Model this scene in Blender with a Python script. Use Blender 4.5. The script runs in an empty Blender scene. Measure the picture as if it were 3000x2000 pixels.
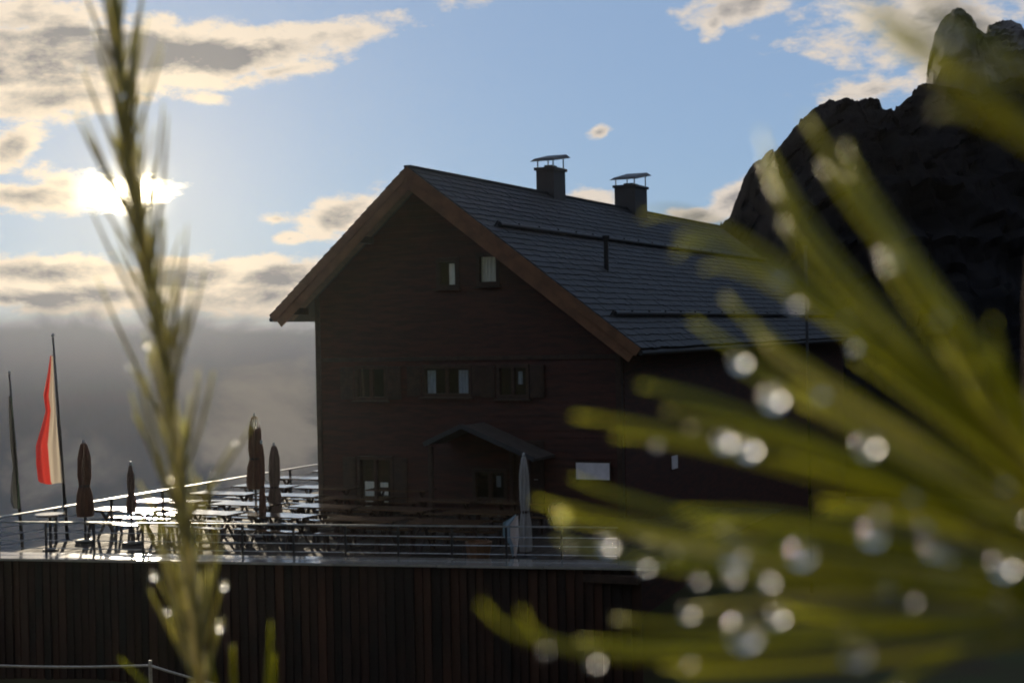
import bpy, math, random
from mathutils import Vector, Matrix, Quaternion, noise as mnoise
random.seed(7)
sc = bpy.context.scene
COL = sc.collection
pi = math.pi

# ------------------------------------------------------------------ camera
F, IW, IH = 3500.0, 2352.0, 1568.0            # focal length and frame of the photograph, in its pixels
PITCH, ROLL = math.radians(-0.36), 0.02
fwd = Vector((0, math.cos(PITCH), math.sin(PITCH)))
r0 = Vector((1, 0, 0)); u0 = r0.cross(fwd)
RGT = r0 * math.cos(ROLL) - u0 * math.sin(ROLL)
UPV = u0 * math.cos(ROLL) + r0 * math.sin(ROLL)
CAM = Vector((0, 0, 5.2))
def ray(x, y): return fwd + RGT * ((x - IW / 2) / F) - UPV * ((y - IH / 2) / F)
def at(x, y, d): return CAM + ray(x, y) * d
cam = bpy.data.cameras.new('camera'); camo = bpy.data.objects.new('camera', cam); COL.objects.link(camo)
M3 = Matrix((RGT, UPV, -fwd)).transposed()
camo.matrix_world = Matrix.Translation(CAM) @ M3.to_4x4()
cam.sensor_width = 36; cam.lens = 36 * F / IW
cam.clip_start = 0.01; cam.clip_end = 3000
cam.dof.use_dof = True; cam.dof.focus_distance = 7.5; cam.dof.aperture_fstop = cam.lens / 7.6
sc.camera = camo

# ------------------------------------------------------------------ light
SUN_DIR = ray(310, 437).normalized()           # from the place towards the sun
SUN_EL = math.asin(SUN_DIR.z); SUN_AZ = math.atan2(SUN_DIR.x, SUN_DIR.y)
sun = bpy.data.lights.new('sun', 'SUN'); suno = bpy.data.objects.new('sun', sun); COL.objects.link(suno)
sun.energy = 5.0; sun.angle = math.radians(0.6); sun.color = (1.0, 0.85, 0.63)
suno.rotation_euler = (-SUN_DIR).to_track_quat('-Z', 'Y').to_euler()
suno.location = (-30, 60, 40)
vs = sc.view_settings
vs.view_transform = 'Standard'; vs.look = 'None'; vs.exposure = 0.0; vs.gamma = 1.0; vs.use_curve_mapping = False
sc.render.engine = 'CYCLES'
sc.cycles.use_denoising = True
sc.cycles.max_bounces = 8; sc.cycles.transmission_bounces = 8; sc.cycles.volume_bounces = 0
sc.cycles.sample_clamp_indirect = 30.0
sc.cycles.blur_glossy = 0.3

# ---- sky: Nishita air with backlit evening clouds and valley fog, all by direction
wd = bpy.data.worlds.new('World'); sc.world = wd; wd.use_nodes = True
nt = wd.node_tree; nt.nodes.clear()
class NB:
    """small node-building helper"""
    def __init__(s, t): s.t = t
    def n(s, kind, **kw):
        x = s.t.nodes.new(kind)
        for k, v in kw.items(): setattr(x, k, v)
        return x
    def put(s, sock, v):
        if isinstance(v, bpy.types.NodeSocket): s.t.links.new(v, sock)
        elif v is not None: sock.default_value = v
    def m(s, op, a, b=None, c=None, clamp=False):
        x = s.n('ShaderNodeMath', operation=op, use_clamp=clamp)
        s.put(x.inputs[0], a); s.put(x.inputs[1], b); s.put(x.inputs[2], c)
        return x.outputs[0]
    def v(s, op, a, b=None, scale=None):
        x = s.n('ShaderNodeVectorMath', operation=op)
        s.put(x.inputs[0], a); s.put(x.inputs[1], b)
        if scale is not None: s.put(x.inputs['Scale'], scale)
        return x.outputs['Value'] if op in ('LENGTH', 'DOT_PRODUCT', 'DISTANCE') else x.outputs[0]
    def mix(s, f, a, b, mode='MIX'):
        x = s.n('ShaderNodeMix', data_type='RGBA', blend_type=mode)
        s.put(x.inputs[0], f); s.put(x.inputs[6], a); s.put(x.inputs[7], b)
        return x.outputs[2]
    def step(s, val, a, b, lo=0.0, hi=1.0):
        x = s.n('ShaderNodeMapRange', interpolation_type='SMOOTHSTEP')
        s.put(x.inputs[0], val); s.put(x.inputs[1], a); s.put(x.inputs[2], b); s.put(x.inputs[3], lo); s.put(x.inputs[4], hi)
        return x.outputs[0]
    def noise(s, vec, scale, detail=6, rough=.55, dist=0.0):
        x = s.n('ShaderNodeTexNoise'); s.put(x.inputs['Vector'], vec)
        x.inputs['Scale'].default_value = scale; x.inputs['Detail'].default_value = detail
        x.inputs['Roughness'].default_value = rough; x.inputs['Distortion'].default_value = dist
        return x.outputs[0]
B = NB(nt)
SKY = 0.1
co = B.n('ShaderNodeTexCoord').outputs['Generated']
sep = B.n('ShaderNodeSeparateXYZ'); nt.links.new(co, sep.inputs[0])
az = B.m('MULTIPLY', B.m('ARCTAN2', sep.outputs[0], sep.outputs[1]), 57.2958)
el = B.m('MULTIPLY', B.m('ARCSINE', sep.outputs[2]), 57.2958)
comb = B.n('ShaderNodeCombineXYZ'); nt.links.new(az, comb.inputs[0]); nt.links.new(el, comb.inputs[1])
p2 = comb.outputs[0]
deg = B.v('MULTIPLY', co, (50.0, 50.0, 112.0))
big = B.noise(deg, 0.40, 7, .60, 0.3)
fine = B.noise(deg, 1.1, 6, .62)
def azel(x, y):
    r = ray(x, y).normalized()
    return math.degrees(math.atan2(r.x, r.y)), math.degrees(math.asin(r.z))
def blob(x0, y0, rx, ry, ang=0.0, wgt=1.0):
    """a cloud body: centre and radii given as they stand in the photograph's sky (px of 61 to the degree)"""
    a, e = azel(x0, y0)
    mp = B.n('ShaderNodeMapping', vector_type='TEXTURE')
    nt.links.new(p2, mp.inputs[0])
    mp.inputs['Location'].default_value = (a, e, 0)
    mp.inputs['Rotation'].default_value = (0, 0, math.radians(ang))
    mp.inputs['Scale'].default_value = (rx / 61.0, ry / 61.0, 1)
    ln = B.v('LENGTH', mp.outputs[0])
    return B.m('MULTIPLY_ADD', ln, -wgt, wgt)
blobs = [
    (150, 130, 430, 92, 5, 1.5), (500, 128, 330, 66, 8, 1.05), (740, 85, 190, 42, 8, .6), (640, 165, 160, 28, 12, .5), (-350, 120, 420, 160, 2, 1.1),
    (120, 225, 330, 60, 6, .7), (60, 40, 230, 60, 0, .7), (470, 228, 80, 18, -8, .4), (20, 345, 110, 48, 40, .7), (-150, 380, 160, 90, 20, .8),
    (40, 450, 300, 48, 4, .62), (295, 436, 115, 44, 2, .62), (150, 422, 170, 42, 0, .5), (-330, 440, 260, 70, 0, .8),
    (90, 625, 300, 48, 0, .85), (420, 640, 260, 62, 2, .95), (640, 640, 230, 60, 3, .8), (230, 680, 420, 48, 0, .9), (560, 680, 260, 50, 0, .9), (-320, 650, 360, 80, 0, .9),
    (790, 490, 125, 62, 12, .75), (640, 503, 52, 18, 0, .5), (668, 547, 42, 18, 0, .5), (900, 610, 220, 70, 5, .8),
    (1710, 5, 140, 52, 12, .7), (1640, 55, 45, 30, 50, .5), (1378, 303, 30, 15, 20, .42), (1340, 462, 110, 30, -4, .62), (1595, 500, 75, 28, 5, .6), (1690, 460, 100, 48, 30, .7),
    (2010, 205, 160, 40, 6, .45), (2150, 170, 90, 45, 0, .5), (2160, 60, 330, 120, -6, .5), (600, 105, 30, 10, 0, .3), (1080, -20, 80, 30, 0, .4), (2600, 60, 300, 140, 0, .6),
]
acc = None
for b in blobs:
    q = blob(*b)
    acc = q if acc is None else B.m('MAXIMUM', acc, q)
# the same kind of cloud, scattered, everywhere else round the sky
far = B.noise(deg, 0.055, 3, .5)
outside = B.step(B.m('ABSOLUTE', az), 20.0, 32.0)
scat = B.m('MULTIPLY_ADD', B.m('SUBTRACT', far, 0.52), 4.0, -0.1)
acc = B.m('MAXIMUM', acc, B.m('SUBTRACT', scat, B.m('MULTIPLY_ADD', outside, -3.0, 3.0)))
dens = B.m('ADD', acc, B.m('MULTIPLY', B.m('SUBTRACT', big, 0.5), 1.35))
dens = B.m('ADD', dens, B.m('MULTIPLY', B.m('SUBTRACT', fine, 0.5), 0.85))
dens = B.m('ADD', dens, 0.02)
cover = B.step(dens, -0.02, 0.36)
thick = B.step(B.m('ADD', acc, B.m('ADD', B.m('MULTIPLY', B.m('SUBTRACT', big, 0.5), .9), B.m('MULTIPLY', B.m('SUBTRACT', fine, 0.5), .35))), 0.24, 0.72)
sdot = B.v('DOT_PRODUCT', co, tuple(SUN_DIR))
ang = B.m('MULTIPLY', B.m('ARCCOSINE', B.m('MINIMUM', sdot, 1.0)), 57.2958)
near = B.m('POWER', 2.7183, B.m('MULTIPLY', ang, -1 / 5.5))          # forward scattering through thin cloud
core = B.m('POWER', 2.7183, B.m('MULTIPLY', B.m('MULTIPLY', ang, ang), -1 / 1.1))
sky = B.n('ShaderNodeTexSky', sky_type='NISHITA', sun_disc=False, sun_elevation=SUN_EL, sun_rotation=SUN_AZ,
          altitude=2000.0, air_density=1.0, dust_density=0.15, ozone_density=2.0)
k = 1 / SKY
rim = B.mix(near, (.72 * k, .64 * k, .56 * k, 1), (1.12 * k, .88 * k, .56 * k, 1))
body = B.mix(near, (.20 * k, .205 * k, .225 * k, 1), (.27 * k, .25 * k, .225 * k, 1))
# lit where the cloud thins towards the sun, grey where more of it lies in between
tosun = B.v('NORMALIZE', B.v('SUBTRACT', tuple(SUN_DIR), co))
big2 = B.noise(B.v('ADD', deg, B.v('MULTIPLY', tosun, (.75, .75, 1.5))), 0.40, 7, .60, 0.3)
shade = B.m('MULTIPLY', B.m('SUBTRACT', big2, big), 3.6)
thick = B.m('ADD', B.m('MULTIPLY', thick, .75), B.m('MULTIPLY', shade, B.step(dens, .1, .6)), clamp=True)
cloud = B.mix(thick, rim, body)
glow = B.m('MULTIPLY', core, 20.0)
glowc = B.v('SCALE', (1.0 * k, .88 * k, .62 * k), scale=glow)
cloud = B.v('ADD', cloud, glowc)
base = B.mix(.62, B.v('MULTIPLY', sky.outputs[0], (.80, .86, 1.02)), (.34 * k, .475 * k, .70 * k, 1))
base = B.mix(B.m('MULTIPLY', near, .55), base, (.60 * k, .56 * k, .48 * k, 1))
skyc = B.mix(cover, base, cloud)
veil = B.m('ADD', B.m('MULTIPLY', B.m('POWER', 2.7183, B.m('MULTIPLY', B.m('MULTIPLY', ang, ang), -1 / .55)), 3.0), B.m('MULTIPLY', B.m('POWER', 2.7183, B.m('MULTIPLY', ang, -1 / 2.2)), .08))
skyc = B.v('ADD', skyc, B.v('SCALE', (1.0 * k, .86 * k, .60 * k), scale=veil))   # thin veil cloud lit round the hidden sun
# valley fog below and along the horizon
wisp = B.noise(B.v('MULTIPLY', co, (57.3, 57.3, 75.0)), 0.22, 5, .55, 0.6)
fogc = B.mix(B.step(wisp, .48, .74), (.016 * k, .027 * k, .046 * k, 1), (.088 * k, .090 * k, .098 * k, 1))
fogc = B.mix(B.step(el, -3.2, 1.6), fogc, (.195 * k, .20 * k, .215 * k, 1))
vap = B.m('MAXIMUM', blob(600, 985, 190, 215, 20, 1.0), B.m('MAXIMUM', blob(430, 900, 150, 90, 0, .6), blob(-250, 900, 200, 120, 0, .8)))
fogc = B.mix(B.m('MULTIPLY', B.step(B.m('ADD', vap, B.m('MULTIPLY', B.m('SUBTRACT', wisp, .5), 2.2)), 0.0, .9), .8), fogc, (.185 * k, .168 * k, .150 * k, 1))
fogm = B.step(B.m('ADD', el, B.m('MULTIPLY', B.m('SUBTRACT', wisp, 0.5), 3.0)), 1.9, 0.2)
skyc = B.mix(fogm, skyc, fogc)
bg = B.n('ShaderNodeBackground'); bg.inputs[1].default_value = SKY
nt.links.new(skyc, bg.inputs[0])
wo = B.n('ShaderNodeOutputWorld'); nt.links.new(bg.outputs[0], wo.inputs[0])
wd.cycles.sampling_method = 'MANUAL'; wd.cycles.sample_map_resolution = 1024

# ------------------------------------------------------------------ helpers
def tag(o, label=None, cat=None, group=None, kind=None):
    if label: o['label'] = label
    if cat: o['category'] = cat
    if group: o['group'] = group
    if kind: o['kind'] = kind
    return o
def empty(name, loc=(0, 0, 0), rz=0.0):
    o = bpy.data.objects.new(name, None); COL.objects.link(o)
    o.location = loc; o.rotation_euler = (0, 0, rz); o.empty_display_size = .1
    return o
def link(name, me, parent=None, loc=(0, 0, 0), rot=(0, 0, 0)):
    o = bpy.data.objects.new(name, me); COL.objects.link(o)
    o.parent = parent; o.location = loc; o.rotation_euler = rot
    return o
class MB:
    """collects faces of one mesh"""
    def __init__(s): s.vs = []; s.fs = []
    def add(s, vs, fs):
        k = len(s.vs); s.vs += [tuple(v) for v in vs]; s.fs += [tuple(i + k for i in f) for f in fs]
        return s
    def box(s, a, b, M=None):
        x0, y0, z0 = a; x1, y1, z1 = b
        v = [Vector(q) for q in ((x0, y0, z0), (x1, y0, z0), (x1, y1, z0), (x0, y1, z0), (x0, y0, z1), (x1, y0, z1), (x1, y1, z1), (x0, y1, z1))]
        if M is not None: v = [M @ q for q in v]
        return s.add(v, [(0, 3, 2, 1), (4, 5, 6, 7), (0, 1, 5, 4), (1, 2, 6, 5), (2, 3, 7, 6), (3, 0, 4, 7)])
    def bar(s, p, q, w, h, up=(0, 0, 1)):
        p = Vector(p); q = Vector(q); d = q - p; L = d.length; d.normalize()
        up = Vector(up); x = d.cross(up)
        if x.length < 1e-5: x = d.cross(Vector((1, 0, 0)))
        x.normalize(); z = x.cross(d)
        M = Matrix((x, d, z)).transposed().to_4x4(); M.translation = p
        return s.box((-w / 2, 0, -h / 2), (w / 2, L, h / 2), M)
    def tube(s, pts, rads, n=6, cap=True):
        pts = [Vector(p) for p in pts]; rings = []; k = len(s.vs)
        prev = None
        for i, p in enumerate(pts):
            d = (pts[min(i + 1, len(pts) - 1)] - pts[max(i - 1, 0)]).normalized()
            if prev is None:
                x = d.cross(Vector((0.13, 0.4, 0.9)));
                if x.length < 1e-4: x = d.cross(Vector((1, 0, 0)))
            else: x = prev - d * prev.dot(d)
            x.normalize(); prev = x; y = d.cross(x)
            r = rads[i] if hasattr(rads, '__len__') else rads
            for j in range(n):
                a = 2 * pi * j / n
                s.vs.append(tuple(p + x * math.cos(a) * r + y * math.sin(a) * r))
        for i in range(len(pts) - 1):
            for j in range(n):
                s.fs.append((k + i * n + j, k + i * n + (j + 1) % n, k + (i + 1) * n + (j + 1) % n, k + (i + 1) * n + j))
        if cap:
            s.fs.append(tuple(k + j for j in reversed(range(n))))
            s.fs.append(tuple(k + (len(pts) - 1) * n + j for j in range(n)))
        return s
    def lathe(s, prof, n=12, c=(0, 0, 0)):
        return s.tube_z(prof, n, c)
    def tube_z(s, prof, n, c):
        k = len(s.vs)
        for r, z in prof:
            for j in range(n):
                a = 2 * pi * j / n
                s.vs.append((c[0] + r * math.cos(a), c[1] + r * math.sin(a), c[2] + z))
        for i in range(len(prof) - 1):
            for j in range(n):
                s.fs.append((k + i * n + j, k + i * n + (j + 1) % n, k + (i + 1) * n + (j + 1) % n, k + (i + 1) * n + j))
        s.fs.append(tuple(k + j for j in reversed(range(n)))); s.fs.append(tuple(k + (len(prof) - 1) * n + j for j in range(n)))
        return s
    def mesh(s, name, mat, smooth=False):
        me = bpy.data.meshes.new(name); me.from_pydata(s.vs, [], s.fs); me.validate(); me.update()
        if mat: me.materials.append(mat)
        if smooth:
            for p in me.polygons: p.use_smooth = True
        return me
    def build(s, name, mat, parent=None, smooth=False, loc=(0, 0, 0), rot=(0, 0, 0)):
        return link(name, s.mesh(name, mat, smooth), parent, loc, rot)

def mat(name, c1, c2=None, rough=.6, scale=4.0, stretch=(1, 1, 1), bump=0.0, bscale=None, spec=.5, coat=0.0, coat_rough=.1, metal=0.0, obj_var=0.0, rough2=None, detail=5):
    m = bpy.data.materials.new(name); m.use_nodes = True
    t = m.node_tree; b = NB(t); P = t.nodes['Principled BSDF']
    tc = b.n('ShaderNodeTexCoord').outputs['Object']
    vec = b.v('MULTIPLY', tc, stretch)
    oi = b.n('ShaderNodeObjectInfo')
    vec = b.v('ADD', vec, b.v('SCALE', (37.0, 19.0, 53.0), scale=oi.outputs['Random']))
    nz = b.noise(vec, scale, detail, .6)
    c2 = c2 or tuple(x * .6 for x in c1)
    col = b.mix(b.step(nz, .3, .7), (*c1, 1), (*c2, 1))
    if obj_var:
        f = b.m('MULTIPLY_ADD', oi.outputs['Random'], 2 * obj_var, 1 - obj_var)
        col = b.v('SCALE', col, scale=f)
    t.links.new(col, P.inputs['Base Color'])
    if rough2 is None: P.inputs['Roughness'].default_value = rough
    else: t.links.new(b.step(nz, .3, .7, rough, rough2), P.inputs['Roughness'])
    P.inputs['Metallic'].default_value = metal
    P.inputs['Specular IOR Level'].default_value = spec
    P.inputs['Coat Weight'].default_value = coat; P.inputs['Coat Roughness'].default_value = coat_rough
    if bump:
        bn = b.n('ShaderNodeBump'); bn.inputs['Strength'].default_value = bump; bn.inputs['Distance'].default_value = .02
        t.links.new(b.noise(vec, bscale or scale * 4, 5, .65), bn.inputs['Height'])
        t.links.new(bn.outputs[0], P.inputs['Normal'])
    return m
M = {}
M['wall'] = mat('dark_stained_boards', (.062, .017, .009), (.028, .009, .006), .65, 1.6, (1, 1, 6), .25, 10, obj_var=.12, spec=.3)
M['barge'] = mat('brown_verge_board', (.165, .078, .036), (.10, .048, .023), .6, 2.5, (1, 1, 1), .2, 12, spec=.3)
M['trim'] = mat('dark_timber', (.045, .024, .015), (.022, .013, .009), .6, 5, (1, 1, 1), .2, 20, spec=.3)
M['roof'] = mat('weathered_shingle', (.027, .0275, .030), (.017, .0175, .020), .7, 1.3, (1, 1, 1), .3, 8, obj_var=.18, spec=.25)
M['roofdeck'] = mat('roof_boarding', (.05, .04, .035), None, .8, 3)
M['soffit'] = mat('soffit_boards', (.16, .09, .05), (.09, .05, .03), .7, 3, (6, 1, 1), .2, 15)
M['chim'] = mat('chimney_sheet', (.026, .027, .031), (.018, .019, .022), .65, 3, (1, 1, 1), .1, 10)
M['metal'] = mat('galvanised_metal', (.34, .35, .36), (.22, .23, .24), .42, 6, (1, 1, 1), .05, 30, metal=.7)
M['darkmetal'] = mat('dark_metal', (.03, .03, .032), (.02, .02, .021), .55, 6, metal=.5)
M['deck'] = mat('wet_deck_board', (.050, .040, .032), (.028, .022, .018), .62, 2.5, (8, 1, 1), .5, 10, obj_var=.2, rough2=.85, spec=.03)
M['table'] = mat('wet_varnished_table', (.095, .055, .03), (.06, .035, .019), .10, 3, (1, 6, 1), .04, 20, rough2=.22, spec=.6, coat=.7, coat_rough=.10)
M['coping'] = mat('wet_sheet_coping', (.30, .28, .25), (.20, .19, .17), .14, 2.0, (1, 1, 1), .03, 14, rough2=.24, spec=.8, coat=1.0, coat_rough=.10)
M['plank'] = mat('terrace_cladding', (.040, .0135, .0055), (.006, .004, .003), .7, .55, (1, 1, .5), .3, 14, obj_var=.6, spec=.3)
M['canvas_brown'] = mat('brown_canvas', (.14, .060, .035), (.09, .040, .025), .85, 5, (2, 2, .5), .3, 14, spec=.2)
M['canvas_grey'] = mat('grey_brown_canvas', (.15, .095, .072), (.095, .062, .048), .85, 5, (2, 2, .5), .3, 14, spec=.2)
M['canvas_light'] = mat('pale_canvas', (.32, .31, .30), (.22, .21, .205), .85, 5, (2, 2, .5), .3, 14, spec=.2)
M['curtain'] = mat('white_curtain', (.86, .83, .77), (.74, .71, .65), .9, 5, (5, 5, 1), .3, 12)
M['curtain_blue'] = mat('grey_blue_curtain', (.30, .35, .42), (.20, .24, .30), .9, 5, (5, 5, 1), .3, 12)
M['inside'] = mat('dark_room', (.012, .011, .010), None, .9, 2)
M['sign'] = mat('white_sign_board', (.68, .64, .66), (.56, .53, .55), .5, 5)
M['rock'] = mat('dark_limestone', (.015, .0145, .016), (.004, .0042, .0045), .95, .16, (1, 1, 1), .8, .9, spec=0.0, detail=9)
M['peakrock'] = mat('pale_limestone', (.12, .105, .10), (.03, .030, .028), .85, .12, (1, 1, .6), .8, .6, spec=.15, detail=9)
M['ground'] = mat('alpine_turf', (.045, .050, .018), (.050, .036, .020), .9, .35, (1, 1, 1), .7, 6, spec=.1)
M['grass'] = mat('grass_blade', (.065, .080, .020), (.090, .070, .025), .6, 4)
M['rope'] = mat('fence_rope', (.40, .36, .30), (.26, .23, .19), .7, 30, (1, 1, 1), .4, 60)
M['bark'] = mat('pine_bark', (.15, .065, .022), (.07, .034, .014), .8, 60, (1, 1, 1), .5, 200, spec=.1)

def glassmat():
    m = bpy.data.materials.new('window_glass'); m.use_nodes = True; t = m.node_tree; t.nodes.clear(); b = NB(t)
    g = b.n('ShaderNodeBsdfGlossy'); g.inputs['Roughness'].default_value = .03
    tr = b.n('ShaderNodeBsdfTransparent'); tr.inputs[0].default_value = (.92, .95, .95, 1)
    fr = b.n('ShaderNodeLayerWeight'); fr.inputs[0].default_value = .5
    mx = b.n('ShaderNodeMixShader'); t.links.new(b.m('MULTIPLY_ADD', b.m('POWER', fr.outputs[1], 5.0), .85, .05, clamp=True), mx.inputs[0])
    t.links.new(tr.outputs[0], mx.inputs[1]); t.links.new(g.outputs[0], mx.inputs[2])
    o = b.n('ShaderNodeOutputMaterial'); t.links.new(mx.outputs[0], o.inputs[0])
    return m
M['glass'] = glassmat()
def leafmat(name, c1, c2, rad, rough=.35, scale=60):
    """plant tissue: light from behind comes through (subsurface scattering)"""
    m = bpy.data.materials.new(name); m.use_nodes = True; t = m.node_tree; b = NB(t); P = t.nodes['Principled BSDF']
    oi = b.n('ShaderNodeObjectInfo')
    tc = b.n('ShaderNodeTexCoord').outputs['Object']
    nz = b.noise(b.v('ADD', tc, b.v('SCALE', (3.0, 5.0, 7.0), scale=oi.outputs['Random'])), scale, 3, .6)
    f = b.m('MULTIPLY_ADD', b.m('ADD', oi.outputs['Random'], nz), .5, 0, clamp=True)
    col = b.mix(f, (*c1, 1), (*c2, 1))
    t.links.new(col, P.inputs['Base Color']); P.inputs['Roughness'].default_value = rough
    P.inputs['Subsurface Weight'].default_value = 1.0; P.inputs['Specular IOR Level'].default_value = .22
    P.inputs['Subsurface Radius'].default_value = (1.0, 1.0, .45); P.inputs['Subsurface Scale'].default_value = rad
    return m
M['needle'] = leafmat('pine_needle', (.085, .115, .006), (.33, .295, .015), .004)
M['needle_veiled'] = leafmat('pine_needle_veiled', (.27, .25, .14), (.34, .29, .18), .004)  # colour paled and greyed to stand in for the glare veiling the shoot
M['shoot'] = leafmat('shoot_bark_veiled', (.62, .55, .40), (.70, .60, .44), .018, .6)  # bark colour lightened, the veil of sun glare is put into it
def dropmat():
    m = bpy.data.materials.new('water'); m.use_nodes = True; t = m.node_tree; t.nodes.clear(); b = NB(t)
    g = b.n('ShaderNodeBsdfGlass'); g.inputs['Roughness'].default_value = .17; g.inputs['IOR'].default_value = 1.33
    o = b.n('ShaderNodeOutputMaterial'); t.links.new(g.outputs[0], o.inputs[0])
    return m
M['water'] = dropmat()
def clothmat(name, cols, ctr=.45):
    """vertical stripes of a flag by its own cloth coordinate (UV)"""
    m = bpy.data.materials.new(name); m.use_nodes = True; t = m.node_tree; b = NB(t); P = t.nodes['Principled BSDF']
    uv = b.n('ShaderNodeTexCoord').outputs['UV']
    sp = b.n('ShaderNodeSeparateXYZ'); t.links.new(uv, sp.inputs[0])
    rp = b.n('ShaderNodeValToRGB'); rp.color_ramp.interpolation = 'CONSTANT'
    els = rp.color_ramp.elements
    els[0].position = 0; els[0].color = (*cols[0], 1)
    els[1].position = 1 / len(cols); els[1].color = (*cols[1], 1)
    for i in range(2, len(cols)):
        e = els.new(i / len(cols)); e.color = (*cols[i], 1)
    t.links.new(sp.outputs[0], rp.inputs[0]); t.links.new(rp.outputs[0], P.inputs['Base Color'])
    P.inputs['Roughness'].default_value = .8
    tl = b.n('ShaderNodeBsdfTranslucent'); t.links.new(rp.outputs[0], tl.inputs[0])
    mx = b.n('ShaderNodeMixShader'); mx.inputs[0].default_value = ctr
    t.links.new(P.outputs[0], mx.inputs[1]); t.links.new(tl.outputs[0], mx.inputs[2]); t.links.new(mx.outputs[0], t.nodes['Material Output'].inputs[0])
    return m

# ------------------------------------------------------------------ place frame: s along the gable wall, t away along the ridge
YAW = math.radians(-24.2)
P0 = Vector((-5.9, 46.2, 0))
HM = Matrix.Translation(P0) @ Matrix.Rotation(YAW, 4, 'Z')
def W(s, t, z=0.0): return HM @ Vector((s, t, z))

# ------------------------------------------------------------------ ground
def smooth(a, b, x):
    x = max(0.0, min(1.0, (x - a) / (b - a))); return x * x * (3 - 2 * x)
HMI = HM.inverted()
def gz(x, y):
    q = HMI @ Vector((x, y, 0)); s, t = q.x, q.y
    z = 3.62 - .195 * y if y < 33 else 3.62 - .195 * 33
    if y < 0: z = 3.62 - .12 * y + max(0.0, -y - 4) * .75  # unseen slope behind the camera, steepened to keep sky light off the gable
    z += max(0.0, x - 15 - max(0.0, y - 30) * .25) * .55 * (1 - smooth(70, 100, y))  # rise on the right, added to screen off more of the sky light
    z = min(z, 58 + 4 * mnoise.noise(Vector((x * .03, y * .03, 1))))
    z += .35 * mnoise.noise(Vector((x * .15, y * .15, 0))) * smooth(3, 9, y) + .12 * mnoise.noise(Vector((x * .6, y * .6, 3)))
    # the valley drops away to the left and behind
    d = max(0.0, -s - 4.0) if t > -16 else max(0.0, -s - 4.0 - (-16 - t) * 1.2)
    z -= d * .85
    z -= max(0.0, t - 34) * .5 * smooth(30, 10, s)
    return max(z, -120)
mb = MB(); xs = []
def axis(a, b, near, k):
    out = []; x = 0.0; st = near
    while x < b: out.append(x); x += st; st *= k
    neg = []; x = -near; st = near
    while x > a: neg.append(x); x -= st; st *= k
    return sorted(neg + out + [a, b])
gx = axis(-183, 183, .9, 1.07); gy = axis(-183, 183, .9, 1.05)
for y in gy:
    for x in gx: mb.vs.append((x, y, gz(x, y)))
n = len(gx)
for j in range(len(gy) - 1):
    for i in range(n - 1): mb.fs.append((j * n + i, j * n + i + 1, (j + 1) * n + i + 1, (j + 1) * n + i))
tag(mb.build('ground', M['ground'], smooth=True), kind='structure')

# ------------------------------------------------------------------ rock hill and peak on the right
def fbm(v, o=5, r=.55):
    a = 1; t = 0
    for i in range(o):
        t += a * mnoise.noise(v); v = v * 2.03; a *= r
    return t
def crest(pts, x):
    for (a, za), (b, zb) in zip(pts, pts[1:]):
        if a <= x <= b: return za + (zb - za) * (x - a) / (b - a)
    return pts[0][1] if x < pts[0][0] else pts[-1][1]
def rock(name, Y, sil, material, depth, front, nx, rough, x_end):
    """a crag: its crest line stands at distance Y, the front leans towards the viewer"""
    pts = []
    for x, y in sil:
        p = at(x, y, Y / fwd.y); pts.append((p.x, p.z))
    x0, x1 = pts[0][0], pts[-1][0]
    mb = MB(); ny = 110
    for j in range(ny):
        v = j / (ny - 1)
        for i in range(nx):
            X = x0 + (x1 - x0) * i / (nx - 1)
            zc = crest(pts, X)
            if v < .62:                       # foot to crest on the near side
                a = v / .62
                base = -6.0
                z = base + (zc - base) * (math.sin(a * pi / 2) ** .85)
                yy = Y - front * (1 - a) ** 1.25
                yy -= front * .10 * math.sin(a * pi)
            else:
                a = (v - .62) / .38
                z = zc - (zc + 6) * a ** 1.6; yy = Y + depth * a; X *= yy / Y
            d = fbm(Vector((X * .11, yy * .11, z * .09)), 6, .6) * rough
            c = mnoise.cell_vector(Vector((X * .22 + d * .2, yy * .22, z * .2 + d * .1)))
            led = (z * .30 + .5 * mnoise.noise(Vector((X * .08, 2.0, z * .1)))) % 1.0
            rid = abs(mnoise.noise(Vector((X * .35, yy * .3, z * .22)))) + .5 * abs(mnoise.noise(Vector((X * .9, yy * .8, z * .6))))
            d += (led * led - .4) * .9 * rough - rid * 1.6 * rough + .5
            k = smooth(0, .25, v) * (1 - smooth(.56, .62, v) * .75)
            mb.vs.append((X + (c.x - .5) * .5 * k * rough * .5, yy - d * 1.6 * k - (c.y - .5) * 1.3 * k * rough * .5, z + (fbm(Vector((X * .5, yy * .3, 9.0)), 5, .65) * .42 + (mnoise.cell(Vector((X * .75, 0, 3.3))) - .5) * .55) * rough * smooth(0.2, .5, v)))
    for j in range(ny - 1):
        for i in range(nx - 1): mb.fs.append((j * nx + i, j * nx + i + 1, (j + 1) * nx + i + 1, (j + 1) * nx + i))
    o = mb.build(name, material)
    tag(o, kind='structure')
    return o
rock('rocky_hill', 105, [(1560, 800), (1600, 640), (1640, 548), (1655, 520), (1672, 488), (1690, 440), (1725, 385), (1760, 350), (1790, 318), (1806, 298), (1826, 276), (1850, 256), (1876, 242), (1900, 240), (1911, 246), (1914, 262), (1926, 252), (1945, 238), (1966, 234), (1976, 242), (1982, 262), (2005, 267), (2022, 256), (2040, 242), (2062, 233), (2085, 214), (2105, 208), (2135, 212), (2180, 203), (2230, 206), (2290, 196), (2360, 214), (2450, 190), (2600, 150), (2900, 100)], M['rock'], 30, 34, 330, 1.0, 0)
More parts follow.
